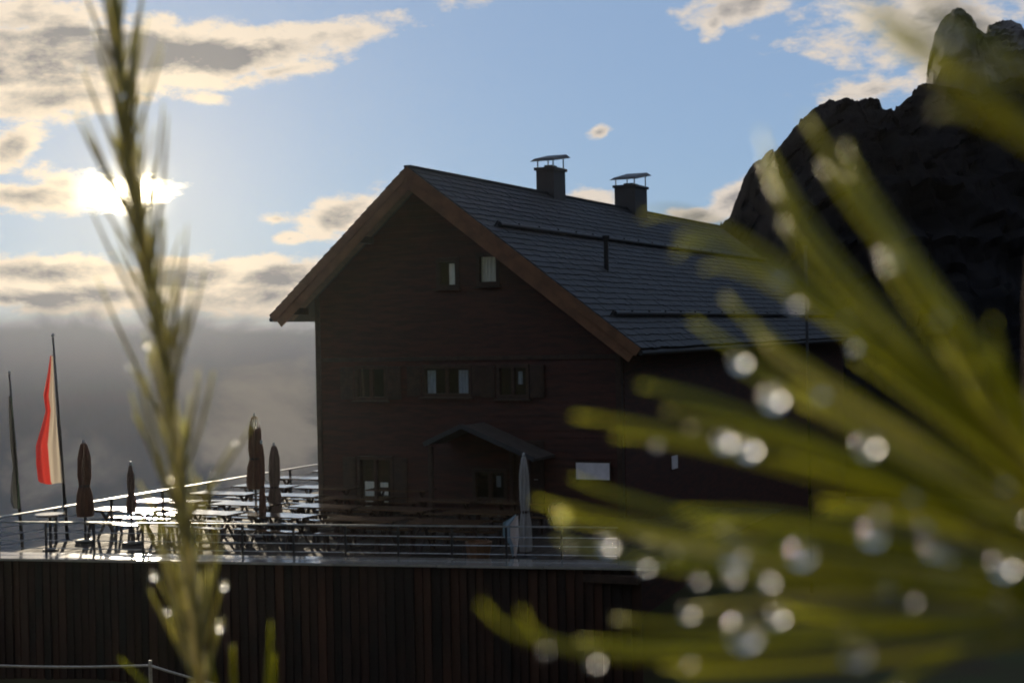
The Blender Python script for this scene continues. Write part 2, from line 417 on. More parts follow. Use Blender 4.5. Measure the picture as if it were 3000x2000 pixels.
rock('rock_peak', 148, [(2112, 420), (2122, 300), (2127, 212), (2129, 160), (2135, 112), (2146, 70), (2160, 38), (2180, 20), (2196, 13), (2212, 26), (2236, 55), (2256, 68), (2276, 58), (2298, 49), (2330, 52), (2352, 66), (2420, 60), (2520, 140), (2700, 300)], M['peakrock'], 26, 16, 240, 1.0, 0)

# ------------------------------------------------------------------ the hut
hut = empty('mountain_hut', P0, YAW)
tag(hut, 'large dark timber mountain hut with steep shingled gable roof and two chimneys', 'hut')
WID, LEN = 9.75, 29.0
RS, RZ = 3.73, 9.99                     # ridge
LS, LZ = -0.99, 5.83                    # left eave tip
ES, EZ = 10.69, 4.69                    # right eave tip
TH = .26
def roofz(s): return RZ - (RZ - LZ) * (RS - s) / (RS - LS) if s < RS else RZ - (RZ - EZ) * (s - RS) / (ES - RS)
# openings: s0, s1, z0, z1
OPEN = [(4.16, 4.80, 6.56, 7.32), (5.46, 6.08, 6.60, 7.42), (1.35, 2.35, 3.30, 4.22), (3.62, 5.14, 3.40, 4.22), (6.02, 6.95, 3.35, 4.22),
        (1.38, 2.50, .30, 1.52), (5.20, 6.20, .40, 1.22)]
DOOR = (6.45, 7.30, 0.0, 2.0)
ZB = -3.2
# gable wall in lapped boards (rows), with openings left free
row = .20
wb = MB()
z = ZB
allop = OPEN + [DOOR]
while z < RZ - .35:
    z1 = z + row
    a = 0.0; b = WID
    # clip by roof underside
    zt = min(z1, RZ - TH)
    def inv_left(zz): return LS + (zz + TH + .12 - LZ) * (RS - LS) / (RZ - LZ)
    def inv_right(zz): return RS + (RZ - zz - TH - .12) * (ES - RS) / (RZ - EZ)
    a0, b0 = max(0, inv_left(z)), min(WID, inv_right(z))
    a1, b1 = max(0, inv_left(z1)), min(WID, inv_right(z1))
    if a1 < b1:
        cuts = sorted([(o[0], o[1]) for o in allop if o[2] < z + row * .5 < o[3]])
        segs = []; cur = None; lo = (a0, a1)
        for c0, c1 in cuts:
            segs.append((lo, (c0, c0))); lo = (c1, c1)
        segs.append((lo, (b0, b1)))
        for (p, p1), (q, q1) in segs:
            j = random.uniform(-.004, .004)
            yb, yt = -.035 + j, -.008 + j
            wb.add([(p, yb, z), (q, yb, z), (q, .2, z), (p, .2, z), (p1, yt, z1), (q1, yt, z1), (q1, .2, z1), (p1, .2, z1)],
                   [(0, 1, 5, 4), (0, 3, 2, 1), (4, 5, 6, 7), (1, 2, 6, 5), (3, 0, 4, 7)])
    z = z1
wb.build('wall', M['wall'], hut)
sw = MB()
for s0, s1, zt in ((0.002, .2, roofz(0) - TH - .13), (WID - .2, WID - .002, roofz(WID) - TH - .13)):
    zz = ZB
    while zz < zt:
        zn = min(zz + row, zt); out = 1 if s0 > 1 else -1
        x = s1 if out > 0 else s0
        e0, e1 = x + out * .03, x + out * .008
        i_ = s0 if out > 0 else s1
        sw.add([(e0, .21, zz), (e0, LEN, zz), (i_, LEN, zz), (i_, .21, zz), (e1, .21, zn), (e1, LEN, zn), (i_, LEN, zn), (i_, .21, zn)],
               [(0, 1, 5, 4), (0, 3, 2, 1), (4, 5, 6, 7), (1, 2, 6, 5), (3, 0, 4, 7)])
        zz = zn
sw.add([(.21, LEN, ZB), (WID - .21, LEN, ZB), (WID - .21, LEN, roofz(WID) - .5), (RS, LEN, RZ - .5), (.21, LEN, roofz(0) - .5)], [(0, 1, 2, 3, 4)])
sw.build('side_wall', M['wall'], hut)
for s in (-.03, WID - .13):
    cb = MB(); cb.box((s, -.07, ZB), (s + .16, .10, (roofz(s + .08) - TH - .16))); cb.build('corner_board', M['trim'], hut)
cb2 = MB(); cb2.box((.14, -.060, 4.40), (WID - .14, -.010, 4.52)); cb2.build('floor_band', M['trim'], hut)
# inside: dark partition so that the windows look into a room
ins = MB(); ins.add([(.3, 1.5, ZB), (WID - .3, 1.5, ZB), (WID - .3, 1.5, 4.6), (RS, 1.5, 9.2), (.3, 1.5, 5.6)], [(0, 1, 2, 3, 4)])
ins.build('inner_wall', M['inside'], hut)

def slope(side):
    """roof slab of one side, local frame: x along ridge (t), y down the slope, z out of the roof"""
    e = Vector((ES, 0, EZ)) if side > 0 else Vector((LS, 0, LZ))
    r = Vector((RS, 0, RZ)); d = (e - r); L = d.length; d.normalize()
    t = Vector((0, 1, 0)); nrm = t.cross(d) if side > 0 else d.cross(t)
    if nrm.z < 0: nrm = -nrm
    return r, d, nrm, L
roof = None
T0, T1 = -1.0, LEN + 1.2
for side in (1, -1):
    r, d, nrm, L = slope(side)
    def rp(y, t, h): return r + d * y + Vector((0, t, 0)) + nrm * h
    mb = MB()
    v = [rp(0, T0, -.03), rp(L, T0, -.03), rp(L, T1, -.03), rp(0, T1, -.03), rp(0.0, T0, -TH + .07), rp(L, T0, -TH + .07), rp(L, T1, -TH + .07), rp(0.0, T1, -TH + .07)]
    f = [(0, 1, 2, 3), (4, 7, 6, 5), (0, 4, 5, 1), (1, 5, 6, 2), (2, 6, 7, 3)]
    if side < 0: f = [tuple(reversed(q)) for q in f]
    mb.add(v, f)
    rf = mb.build('roof', M['roofdeck'], hut)
    ncourse = int(L / .285); ex = L / ncourse
    for c in range(ncourse):
        mb = MB(); t = T0 - .03
        ya, yb = c * ex - .10, (c + 1) * ex + .035
        ya = max(ya, 0)
        while t < T1:
            w_ = random.uniform(.22, .46); t2 = min(t + w_, T1)
            hj = random.uniform(0, .016); yj = random.uniform(-.032, .026)
            lo, hi = .012, .036 + hj
            vv = [rp(ya, t + .004, lo - .02), rp(yb + yj, t + .004, hi - .02), rp(yb + yj, t2 - .004, hi - .02), rp(ya, t2 - .004, lo - .02),
                  rp(ya, t + .004, lo), rp(yb + yj, t + .004, hi), rp(yb + yj, t2 - .004, hi), rp(ya, t2 - .004, lo)]
            mb.add(vv, [(4, 5, 6, 7), (0, 1, 5, 4), (1, 2, 6, 5), (2, 3, 7, 6)] if side > 0 else [(7, 6, 5, 4), (4, 5, 1, 0), (5, 6, 2, 1), (6, 7, 3, 2)])
            t = t2
        mb.build('shingle_course', M['roof'], rf)
    if side > 0:
        main = rf
        for yy in (2.95, 7.30):                # snow guards: logs on brackets
            mb = MB(); mb.tube([rp(yy, T0 + 1.0, .12), rp(yy, T1 - .4, .12)], .07, 8)
            t = T0 + .8
            while t < T1: mb.bar(rp(yy, t, .03), rp(yy, t, .22), .05, .05, up=(0, 1, 0)); t += 1.5
            mb.build('snow_guard', M['darkmetal'], main)
        pb = Vector((7.62, 4.71, roofz(7.62)))       # vent pipe
        mb = MB(); mb.tube([pb - Vector((0, 0, .2)), pb + Vector((0, 0, 1.0))], .075, 10); mb.tube([pb + Vector((0, 0, .98)), pb + Vector((0, 0, 1.10))], .12, 10)
        mb.build('vent_pipe', M['darkmetal'], main)
        mb = MB(); mb.tube([rp(L + .07, T0, -.10), rp(L + .07, T1, -.10)], .075, 8); mb.build('gutter', M['darkmetal'], main)
    else:
        mb = MB(); mb.tube([rp(L + .07, T0 - .02, -.10), rp(L + .07, T1, -.10)], .07, 8); mb.build('gutter', M['darkmetal'], rf)
    # verge boards: an outer wide board and an inner stepped one
    def tri(y0, y1, h0, h1, t0, t1):
        # board along the slope, cut plumb at the ridge
        k = nrm.z / max(1e-6, abs(nrm.x))
        vs_ = []
        for t in (t0, t1):
            for (y, h) in ((y0, h1), (y1, h1), (y1, h0), (y0, h0)):
                p = rp(y, t, h)
                if y == y0: p = Vector((RS, t, p.z + (RS - p.x) * (d.z / d.x)))
                vs_.append(p)
        return vs_
    fc = [(0, 1, 2, 3), (7, 6, 5, 4), (0, 4, 5, 1), (1, 5, 6, 2), (2, 6, 7, 3)]
    mb = MB(); mb.add(tri(0, L + .02, -.24, .005, T0 - .05, T0 - .001), fc)
    mb.build('verge_board', M['barge'], hut)
    mb = MB(); mb.add(tri(0, L - .05, -.50, -.243, T0 - .015, T0 + .03), fc)
    mb.build('verge_board', M['barge'], hut)
    # soffit boards under the overhang and purlin ends
    mb = MB(); q = .45
    while q < L - .1:
        q2 = min(q + .22, L - .02)
        vs_ = [rp(q, T0 + .04, -.225), rp(q2 - .008, T0 + .04, -.225), rp(q2 - .008, .0, -.225), rp(q, .0, -.225)]
        mb.add(vs_, [(0, 1, 2, 3)]); q = q2
    mb.build('soffit', M['soffit'], hut)
    for yy in (L * .42, L - .55):
        p = rp(yy, 0, -.33); mb = MB(); mb.bar(p + Vector((0, T0 + .15, 0)), p + Vector((0, -.04, 0)), .18, .20); mb.build('purlin', M['trim'], hut)
mb = MB(); mb.bar((RS, T0, RZ + .015), (RS, T1, RZ + .015), .22, .07); mb.build('ridge_cap', M['roof'], hut)

# chimneys
def chimney(t, w_, tw, ztop, tilt):
    c = empty('chimney', (RS, t, 0)); c.parent = hut
    bx = MB(); bx.box((-w_ / 2, -tw / 2, RZ - 1.0), (w_ / 2, tw / 2, ztop - .10)); bx.build('stack', M['chim'], c)
    bx = MB(); bx.box((-w_ / 2 - .06, -tw / 2 - .06, ztop - .10), (w_ / 2 + .06, tw / 2 + .06, ztop)); bx.box((-w_ * .22, -tw * .22, ztop), (w_ * .22, tw * .22, ztop + .10)); bx.build('crown', M['chim'], c)
    for a in (-1, 1):
        for b in (-1, 1):
            lg = MB(); lg.bar((a * (w_ / 2 - .04), b * (tw / 2 - .06), ztop), (a * (w_ / 2 - .04), b * (tw / 2 - .06), ztop + .21 + tilt * (b * .4 + .5)), .035, .035, up=(0, 1, 0)); lg.build('cap_leg', M['metal'], c)
    cp = MB(); h0, h1 = ztop + .19, ztop + .19 + tilt
    X, Y = w_ / 2 + .14, tw / 2 + .22
    cp.add([(-X, -Y, h0), (X, -Y, h0), (X, Y, h1), (-X, Y, h1), (-X * .75, -Y * .8, h0 + .12), (X * .75, -Y * .8, h0 + .12), (X * .75, Y * .8, h1 + .12), (-X * .75, Y * .8, h1 + .12)],
           [(0, 3, 2, 1), (4, 5, 6, 7), (0, 1, 5, 4), (1, 2, 6, 5), (2, 3, 7, 6), (3, 0, 4, 7)])
    cp.build('cap', M['darkmetal'], c)
chimney(9.7, .66, 1.06, 10.90, .22)
chimney(18.0, .86, 1.45, 10.93, .28)

# windows
def window(o, style):
    s0, s1, z0, z1 = o
    w = empty('window', (0, 0, 0)); w.parent = hut
    fr = MB(); q = .045
    fr.box((s0 - .05, -.060, z0 - .06), (s0 + q, .10, z1 + .06)); fr.box((s1 - q, -.075, z0 - .06), (s1 + .05, .10, z1 + .06))
    fr.box((s0 + q, -.075, z1 - q), (s1 - q, .10, z1 + .06)); fr.box((s0 + q, -.075, z0 - .06), (s1 - q, .10, z0 + q))
    if s1 - s0 > .7: fr.box(((s0 + s1) / 2 - .045, -.05, z0 + q), ((s0 + s1) / 2 + .045, .08, z1 - q))
    fr.build('frame', M['trim'], w)
    sl = MB(); sl.box((s0 - .12, -.16, z0 - .115), (s1 + .12, -.02, z0 - .065)); sl.build('sill', M['trim'], w)
    if s1 - s0 > .7: spans = [(s0 + q, (s0 + s1) / 2 - .045), ((s0 + s1) / 2 + .045, s1 - q)]
    else: spans = [(s0 + q, s1 - q)]
    for a, b in spans:
        g = MB(); g.box((a, .015, z0 + q), (b, .021, z1 - q)); g.build('pane', M['glass'], w)
    def curtain(a, b, lo, hi, m):
        c = MB(); nn = max(4, int((b - a) / .03)); vs_ = []
        for i in range(nn + 1):
            x = a + (b - a) * i / nn; y = .060 + .014 * math.sin(i * 1.9) + random.uniform(-.004, .004)
            vs_ += [(x, y, lo), (x + random.uniform(-.006, .006), y, hi)]
        c.add(vs_, [(2 * i, 2 * i + 2, 2 * i + 3, 2 * i + 1) for i in range(nn)]); c.build('curtain', m, w)
    if style == 'full': curtain(s0 + .06, s1 - .06, z0 + .06, z1 - .05, M['curtain'])
    elif style == 'strip': curtain(s0 + (s1 - s0) * .50, s1 - .13, z0 + .04, z1 - .10, M['curtain'])
    elif style == 'blue':
        curtain(s0 + .08, s0 + .36, z0 + .05, z1 - .10, M['curtain_blue']); curtain(s1 - .42, s1 - .10, z0 + .05, z1 - .10, M['curtain_blue'])
    elif style == 'cafe':
        curtain(s0 + .14, s0 + .48, z0 + .03, z0 + .52, M['curtain']); curtain(s1 - .46, s1 - .18, z0 + .12, z0 + .50, M['curtain'])
    elif style == 'edge': curtain(s1 - .34, s1 - .20, z0 + .35, z1 - .15, M['curtain_blue'])
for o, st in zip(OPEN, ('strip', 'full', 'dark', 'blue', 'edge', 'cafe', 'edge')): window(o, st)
# shutters beside the windows of the middle and ground floor
for s0, s1, z0, z1 in (OPEN[2], OPEN[3], OPEN[4], OPEN[5]):
    for a in (s0 - .53, s1 + .08):
        sh = MB(); sh.box((a, -.085, z0 - .03), (a + .44, -.045, z1 + .03))
        for q in range(7): sh.box((a + .05, -.10, z0 + .02 + q * (z1 - z0 - .1) / 7), (a + .39, -.0855, z0 + .02 + (q + .7) * (z1 - z0 - .1) / 7))
        sh.build('shutter', M['trim'], hut)
# door and porch
dr = empty('door', (0, 0, 0)); dr.parent = hut
bx = MB(); bx.box((DOOR[0], .02, 0), (DOOR[1], .08, DOOR[3])); bx.build('leaf', M['trim'], dr)
bx = MB(); bx.box((DOOR[0] - .1, -.08, 0), (DOOR[0], .1, DOOR[3] + .1)); bx.box((DOOR[1], -.08, 0), (DOOR[1] + .1, .1, DOOR[3] + .1)); bx.box((DOOR[0], -.08, DOOR[3]), (DOOR[1], .1, DOOR[3] + .1)); bx.build('door_frame', M['trim'], dr)
bx = MB(); bx.tube([(DOOR[1] - .10, -.03, 1.0), (DOOR[1] - .22, -.03, 1.0)], .013, 6); bx.build('handle', M['metal'], dr)
pc = empty('porch', (0, 0, 0)); pc.parent = hut
AP, AZ = 5.55, 2.62
for (e, ez) in ((7.75, 1.72), (4.35, 2.10)):
    mb = MB(); dv = Vector((e - AP, 0, ez - AZ)); 
    mb.add([(AP, -1.5, AZ), (e, -1.5, ez), (e, -.04, ez), (AP, -.04, AZ), (AP, -1.5, AZ - .07), (e, -1.5, ez - .07), (e, -.04, ez - .07), (AP, -.04, AZ - .07)],
           [(0, 1, 2, 3), (4, 7, 6, 5), (0, 4, 5, 1), (1, 5, 6, 2), (2, 6, 7, 3), (3, 7, 4, 0)])
    mb.build('porch_roof', M['roofdeck'], pc)
    mb = MB(); mb.bar((AP, -1.53, AZ - .02), (e, -1.53, ez - .02), .04, .13); mb.build('porch_verge', M['chim'], pc)
for e, ez in ((7.5, 1.75), (4.5, 2.08)):
    mb = MB(); mb.box((e - .06, -1.45, 0), (e + .06, -1.33, ez - .06)); mb.build('porch_post', M['trim'], pc)
mb = MB(); mb.box((WID + .035, 4.2, .95), (WID + .055, 4.75, 1.35)); mb.build('wall_plate', M['sign'], hut)

# white sign on the gable wall
sg = empty('wall_sign', W(8.9, -.05, 1.04), YAW)
tag(sg, 'plain white rectangular sign board low on the dark wall right of the porch', 'sign')
mb = MB(); mb.box((-.50, -.05, 0), (.50, -.012, .47)); mb.build('board', M['sign'], sg)
mb = MB(); mb.box((-.54, -.055, -.04), (.54, -.035, -.002)); mb.box((-.54, -.055, .472), (.54, -.035, .51)); mb.box((-.54, -.055, -.002), (-.502, -.035, .472)); mb.box((.502, -.055, -.002), (.54, -.035, .472)); mb.build('frame', M['trim'], sg)

# ------------------------------------------------------------------ terrace
def front_t(s): return -12.05 + (s + 1.9) * .20
ter = empty('terrace', P0, YAW); tag(ter, kind='structure')
s = -2.55; pw = .145
while s < 13.5:
    t1 = 16.0 if s < -.12 else -.10
    t0 = front_t(s) + .95
    if s > 10.6: t1 = 3
    mb = MB(); e = random.uniform(-.004, .004)
    mb.box((s + .003, t0, -.035 + e), (s + pw - .003, t1, e)); mb.build('plank', M['deck'], ter)
    s += pw
mb = MB(); mb.box((-2.5, -9.2, -.22), (13.4, -.12, -.05)); mb.build('joist', M['trim'], ter)
mb = MB(); mb.box((-2.5, -.11, -.22), (-.14, 15.9, -.05)); mb.build('joist', M['trim'], ter)
# coping along the front edge, in lengths
cps = -2.75
while cps < 13.0:
    ce = cps + 2.35
    mb = MB(); za, zb = random.uniform(-.004, .004), random.uniform(-.004, .004)
    a, b = front_t(cps), front_t(ce - .025)
    vs_ = []
    for (x, y, zz) in ((cps, a, za), (ce - .025, b, zb)):
        for (dy, dz) in ((-.03, .115), (.92, .125), (.92, -.05), (-.03, .06)): vs_.append((x, y + dy, zz + dz))
    mb.add(vs_, [(0, 4, 5, 1), (1, 5, 6, 2), (2, 6, 7, 3), (3, 7, 4, 0), (0, 1, 2, 3), (7, 6, 5, 4)])
    mb.build('coping', M['coping'], ter); cps = ce
# plank wall under the terrace
pwall = empty('plank_wall', W(-2.7, front_t(-2.7), 0), YAW)
tag(pwall, 'dark brown vertical plank wall under the front edge of the terrace', 'wall')
s = -2.7
while s < 13.3:
    wv = random.uniform(.17, .23); t = front_t(s) + .08 + random.uniform(-.012, .012)
    mb = MB(); a = .2
    tt = front_t(s)
    mb.box((s + 2.7 + .004, t - front_t(-2.7), -3.9), (s + 2.7 + wv - .004, t - front_t(-2.7) + .035, .055)); mb.build('plank', M['plank'], pwall); s += wv
mb = MB(); mb.add([(0, .20, -3.9), (16, .20 + 16 * .2, -3.9), (16, .20 + 16 * .2, .05), (0, .20, .05)], [(0, 1, 2, 3)]); mb.build('backing', M['inside'], pwall)
mb = MB(); mb.add([(0.01, .12, -3.9), (.01, 22, -3.9), (.01, 22, -.24), (.01, .12, -.24)], [(3, 2, 1, 0)]); mb.build('side_cladding', M['plank'], pwall)

# railings: every run is a thing with posts, top rail and cables
def railing(p, q, hgt, npost, label, cap=True, pr=.03):
    p = Vector(p); q = Vector(q)
    r = empty('railing', p); tag(r, label, 'railing')
    d = q - p
    for i in range(npost):
        c = d * (i / (npost - 1)); mb = MB()
        mb.bar(c + Vector((0, 0, .0)), c + Vector((0, 0, hgt)), pr * 2, pr * 2, up=d); mb.build('post', M['darkmetal'], r)
    mb = MB(); mb.bar(Vector((0, 0, hgt + .02)), d + Vector((0, 0, hgt + .02)), .13 if cap else .05, .035); mb.build('top_rail', M['metal'], r)
    for k in (.22, .42, .62):
        mb = MB(); mb.tube([Vector((0, 0, hgt * k / .85)), d + Vector((0, 0, hgt * k / .85))], .012, 5); mb.build('cable', M['metal'], r)
    return r
railing(W(-2.45, front_t(-2.45) + 1.0, 0), W(-2.45, 15.5, 0), .90, 13, 'long terrace railing with flat top rail along the open valley side')
railing(W(-2.30, front_t(-2.3) + 1.0, 0), W(12.6, front_t(12.6) + 1.0, 0), .82, 13, 'metal terrace railing with cables behind the pale front coping', cap=False, pr=.022)
# round pedestal at the rail corner
pt = empty('corner_table', W(-1.78, -9.9, 0), YAW); tag(pt, 'small round pale topped table at the front corner of the railing', 'table')
mb = MB(); mb.lathe([(.02, .86), (.36, .86), (.38, .885), (.36, .91), (.02, .91)], 20); mb.build('table_top', M['table'], pt)
mb = MB(); mb.lathe([(.20, .0), (.20, .03), (.04, .05), (.035, .86)], 12); mb.build('pedestal', M['darkmetal'], pt)

# beer-garden tables and benches
def proto_table():
    r = empty('garden_table')
    for i in range(4):
        mb = MB(); mb.box((-.95, -.375 + i * .19, .715), (.95, -.375 + i * .19 + .18, .75)); mb.build('table_slat', M['table'], r)
    for x in (-.65, .65):
        mb = MB(); mb.bar((x, -.30, 0), (x, .22, .70), .05, .05); mb.bar((x + .06, .30, 0), (x + .06, -.22, .70), .05, .05); mb.box((x - .03, -.34, .68), (x + .09, .34, .714)); mb.build('leg', M['trim'], r)
    return r
def proto_bench():
    r = empty('garden_bench')
    for i in range(2):
        mb = MB(); mb.box((-.95, -.13 + i * .135, .42), (.95, -.13 + i * .135 + .125, .45)); mb.build('seat_slat', M['table'], r)
    for x in (-.7, .7):
        mb = MB(); mb.box((x - .03, -.13, .38), (x + .03, .13, .419)); mb.bar((x, -.11, 0), (x, -.05, .38), .05, .05); mb.bar((x, .11, 0), (x, .05, .38), .05, .05); mb.build('leg', M['trim'], r)
    return r
def copy_tree(o):
    c = o.copy(); COL.objects.link(c)
    for ch in o.children:
        d = ch.copy(); COL.objects.link(d); d.parent = c
    return c
tp, bp = proto_table(), proto_bench(); first = [True, True]
def place(proto, i, s, t, rz):
    o = proto if first[i] else copy_tree(proto); first[i] = False
    o.location = W(s, t, .006); o.rotation_euler = (0, 0, YAW + rz); return o
rows = [(-7.50, 'front'), (-5.45, 'second'), (-3.35, 'third'), (-1.20, 'last')]
colsS = [(-1.30, 'at the valley railing'), (1.05, 'second from the railing'), (3.40, 'third from the railing'), (5.75, 'fourth from the railing'), (8.10, 'last from the railing')]
rown = {'front': 'front row', 'second': 'second row', 'third': 'third row', 'last': 'hut row'}
for t, rn in rows:
    for s, cn in colsS:
        if rn == 'last' and s > 4: continue
        js, jt, jr = random.uniform(-.18, .18), random.uniform(-.07, .07), random.uniform(-.05, .05)
        tt = t
        o = place(tp, 0, s + js, tt + jt, jr)
        tag(o, 'wet garden table %s in the %s' % (cn, rown[rn]), 'table', 'tables on the terrace')
        for sg_, wd_ in ((-1, 'near'), (1, 'far')):
            o = place(bp, 1, s + js + random.uniform(-.05, .05), tt + jt + sg_ * random.uniform(.54, .64), jr + random.uniform(-.07, .07))
            tag(o, 'bench on the %s side of the table %s, %s' % (wd_, cn, rown[rn]), 'bench', 'benches on the terrace')
# tables along the hut's valley side
for i, t in enumerate((1.2, 3.6, 6.0)):
    o = place(tp, 0, -1.35, t, pi / 2 * 0)
    tag(o, ('wet garden table beside the left corner of the hut', 'wet garden table just behind the left hut corner', 'farthest garden table along the left side of the hut')[i], 'table', 'tables on the terrace')

# closed parasols
def parasol(name, s, t, h, r, m, label, z0=.75, top=.12, grp='closed parasols on the terrace'):
    o = empty(name, W(s, t, .006)); tag(o, label, 'parasol', grp)
    mb = MB(); mb.lathe([(.26, 0), (.26, .05), (.22, .07), (.035, .09), (.03, z0 + .2)], 14); mb.build('pole_base', M['darkmetal'], o)
    mb = MB(); nseg = 16
    prof = [(.030, z0), (r * 1.0, z0 + .02), (r * 1.08, z0 + .18), (r * .95, z0 + (h - z0) * .30), (r * .70, z0 + (h - z0) * .42), (r * .85, z0 + (h - z0) * .55), (r * .80, z0 + (h - z0) * .8), (r * .62, h - .18), (r * .42, h - .03), (.02, h)]
    k0 = 0
    ph = random.uniform(0, 6); lx, ly = random.uniform(-.03, .03), random.uniform(-.03, .03)
    for (rr, z) in prof:
        for j in range(nseg):
            a = 2 * pi * j / nseg
            q = rr * (1 + .30 * (1 if j % 2 else -1) * min(1, rr / r) + .08 * math.sin(3 * a + ph + z * 2))
            mb.vs.append((q * math.cos(a + .25 * z), q * math.sin(a + .25 * z), z))
    for i in range(len(prof) - 1):
        for j in range(nseg): mb.fs.append((i * nseg + j, i * nseg + (j + 1) % nseg, (i + 1) * nseg + (j + 1) % nseg, (i + 1) * nseg + j))
    mb.build('canopy', m, o)
    mb = MB(); zt = z0 + (h - z0) * .42; mb.lathe([(r * .74, zt - .03), (r * .78, zt), (r * .74, zt + .03)], 14); mb.build('tie_strap', M['trim'], o)
    mb = MB(); mb.lathe([(.022, h - .03), (.034, h + .02), (.03, h + .06), (.01, h + .09)], 10); mb.build('finial', M['metal'], o)
    return o
parasol('closed_parasol', -1.86, -8.50, 2.56, .17, M['canvas_brown'], 'closed brown parasol beside the red and white flag', z0=.65)
parasol('closed_parasol', -.38, -8.50, 2.02, .095, M['canvas_grey'], 'short thin closed grey parasol between the flag and the twig', z0=.8)
parasol('closed_parasol', 0.62, -4.40, 3.02, .175, M['canvas_brown'], 'tallest closed brown parasol near the left corner of the hut', z0=1.0)
parasol('closed_parasol', 1.24, -4.40, 2.22, .15, M['canvas_grey'], 'closed grey brown parasol just right of the tallest one', z0=.25)
parasol('closed_parasol', 2.22, -6.48, 2.45, .07, M['canvas_brown'], 'very slim dark closed parasol in front of the tallest one', z0=.5)
parasol('closed_parasol', 10.30, -8.00, 2.36, .115, M['canvas_light'], 'pale closed parasol standing before the porch', z0=.18)

# flags
def flagpole(name, s, t, h, label, lean=0.0):
    o = empty(name, W(s, t, -.25 if s < -2.6 else 0)); tag(o, label, 'flagpole')
    zb = -4.0 if s < -2.6 else 0
    mb = MB(); mb.tube([(lean * zb / h, 0, zb), (lean * .5, 0, h * .5), (lean, 0, h)], [.05, .042, .024], 10); mb.build('pole', M['darkmetal'], o, smooth=True)
    mb = MB(); mb.lathe([(.02, 0), (.045, .03), (.045, .06), (.01, .10)], 10, (lean, 0, h)); mb.build('finial', M['metal'], o)
    return o
def cloth(name, m, rows_, nu=28, lean=0.0, wide=1.0):
    """a hanging cloth: rows of (z, x_left, x_right, fold amplitude), uv.x runs across its stripes"""
    vs_ = []; uv = []
    for i, (z, xl, xr, amp, sh) in enumerate(rows_):
        for j in range(nu + 1):
            a = j / nu
            x = (xl + (xr - xl) * a) * wide + lean * z
            y = amp * math.sin(a * 3.2 * pi + sh) + .3 * amp * math.sin(a * 9 + i * .6)
            vs_.append((x, y, z + .02 * math.sin(a * 7 + i))); uv.append(a)
    fs = []
    for i in range(len(rows_) - 1):
        for j in range(nu): k = i * (nu + 1) + j; fs.append((k, k + 1, k + nu + 2, k + nu + 1))
    me = bpy.data.meshes.new(name); me.from_pydata(vs_, [], fs); me.update(); me.materials.append(m)
    ul = me.uv_layers.new(name='UVMap')
    for lp in me.loops: ul.data[lp.index].uv = (uv[lp.vertex_index], .5)
    for p in me.polygons: p.use_smooth = True
    return me
fp = flagpole('flagpole', -2.95, -7.9, 5.55, 'tall dark pole carrying the drooping red and white flag', -.28)
redw = clothmat('red_white_flag_cloth', [(.36, .026, .022), (.50, .040, .030), (.50, .43, .33), (.52, .45, .35)], .5)
fl = link('flag', cloth('flag', redw, [(4.75, -.05, .0, .02, 0), (4.3, -.12, .0, .04, .4), (3.7, -.24, .0, .06, .8), (3.3, -.22, .0, .07, 1.0), (2.8, -.34, .0, .07, 1.2), (2.4, -.44, .0, .06, 1.5), (1.9, -.46, .02, .06, 1.6), (1.45, -.44, .02, .05, 1.7), (1.38, -.40, .02, .05, 1.7)], lean=-.28 / 5.55, wide=1.45), None)
fl.parent = None; fl.location = W(-2.95, -7.9, -.25) + Vector((-.03, -.06, .32))
tag(fl, 'red and white flag hanging limp from its pole left of the terrace', 'flag')
fp2 = flagpole('flagpole', -3.95, -8.5, 4.6, 'thin dark pole with a narrow green flag at the left edge', -.25)
grn = clothmat('green_flag_cloth', [(.05, .055, .06), (.07, .075, .07), (.17, .24, .13)], .4)
f2 = link('flag', cloth('flag', grn, [(3.9, -.05, .03, .02, 0), (3.2, -.10, .04, .03, .5), (2.6, -.12, .05, .04, .9), (2.0, -.10, .05, .05, 1.2), (1.5, -.20, .06, .05, 1.4), (1.15, -.22, .05, .04, 1.5), (.95, -.16, .03, .04, 1.6)], lean=-.25 / 4.6))
f2.location = W(-3.95, -8.5, -.25) + Vector((.0, -.06, .12)); tag(f2, 'narrow dark and green flag hanging furled at the left edge', 'flag')
# cloth hung beside the pale parasol
rg = clothmat('pale_cloth', [(.16, .24, .27), (.20, .26, .30), (.60, .50, .45), (.62, .54, .50)], .3)
hc = link('hanging_cloth', cloth('hanging_cloth', rg, [(1.0, .12, .20, .01, 0), (.8, -.20, .22, .04, .6), (.5, -.22, .24, .05, .8), (.3, -.05, .20, .04, 1.0), (.05, .02, .14, .03, 1.0)]))
hc.location = W(9.93, -8.00, .02); hc.rotation_euler = (0, 0, YAW); tag(hc, 'pale pink and teal cloth hanging beside the pale closed parasol', 'cloth')
# slim pole on the right, behind the hut's right side
pr = empty('mast', W(13.2, 6.0, -2.9)); tag(pr, 'slim dark metal mast standing behind the needles right of the hut', 'mast')
q = at(1850, 572, 46.0); qb = at(1852, 860, 46.0)
pr.location = Vector((q.x, q.y, gz(q.x, q.y)))
mb = MB(); hh = q.z - pr.location.z; mb.tube([(0, 0, -.3), (0, 0, hh * .6), (0, 0, hh)], [.055, .05, .045], 8); mb.build('tube', M['darkmetal'], pr, smooth=True)
mb = MB(); mb.lathe([(.05, 0), (.07, .02), (.07, .07), (.02, .11)], 8, (0, 0, hh)); mb.build('mast_cap', M['darkmetal'], pr)
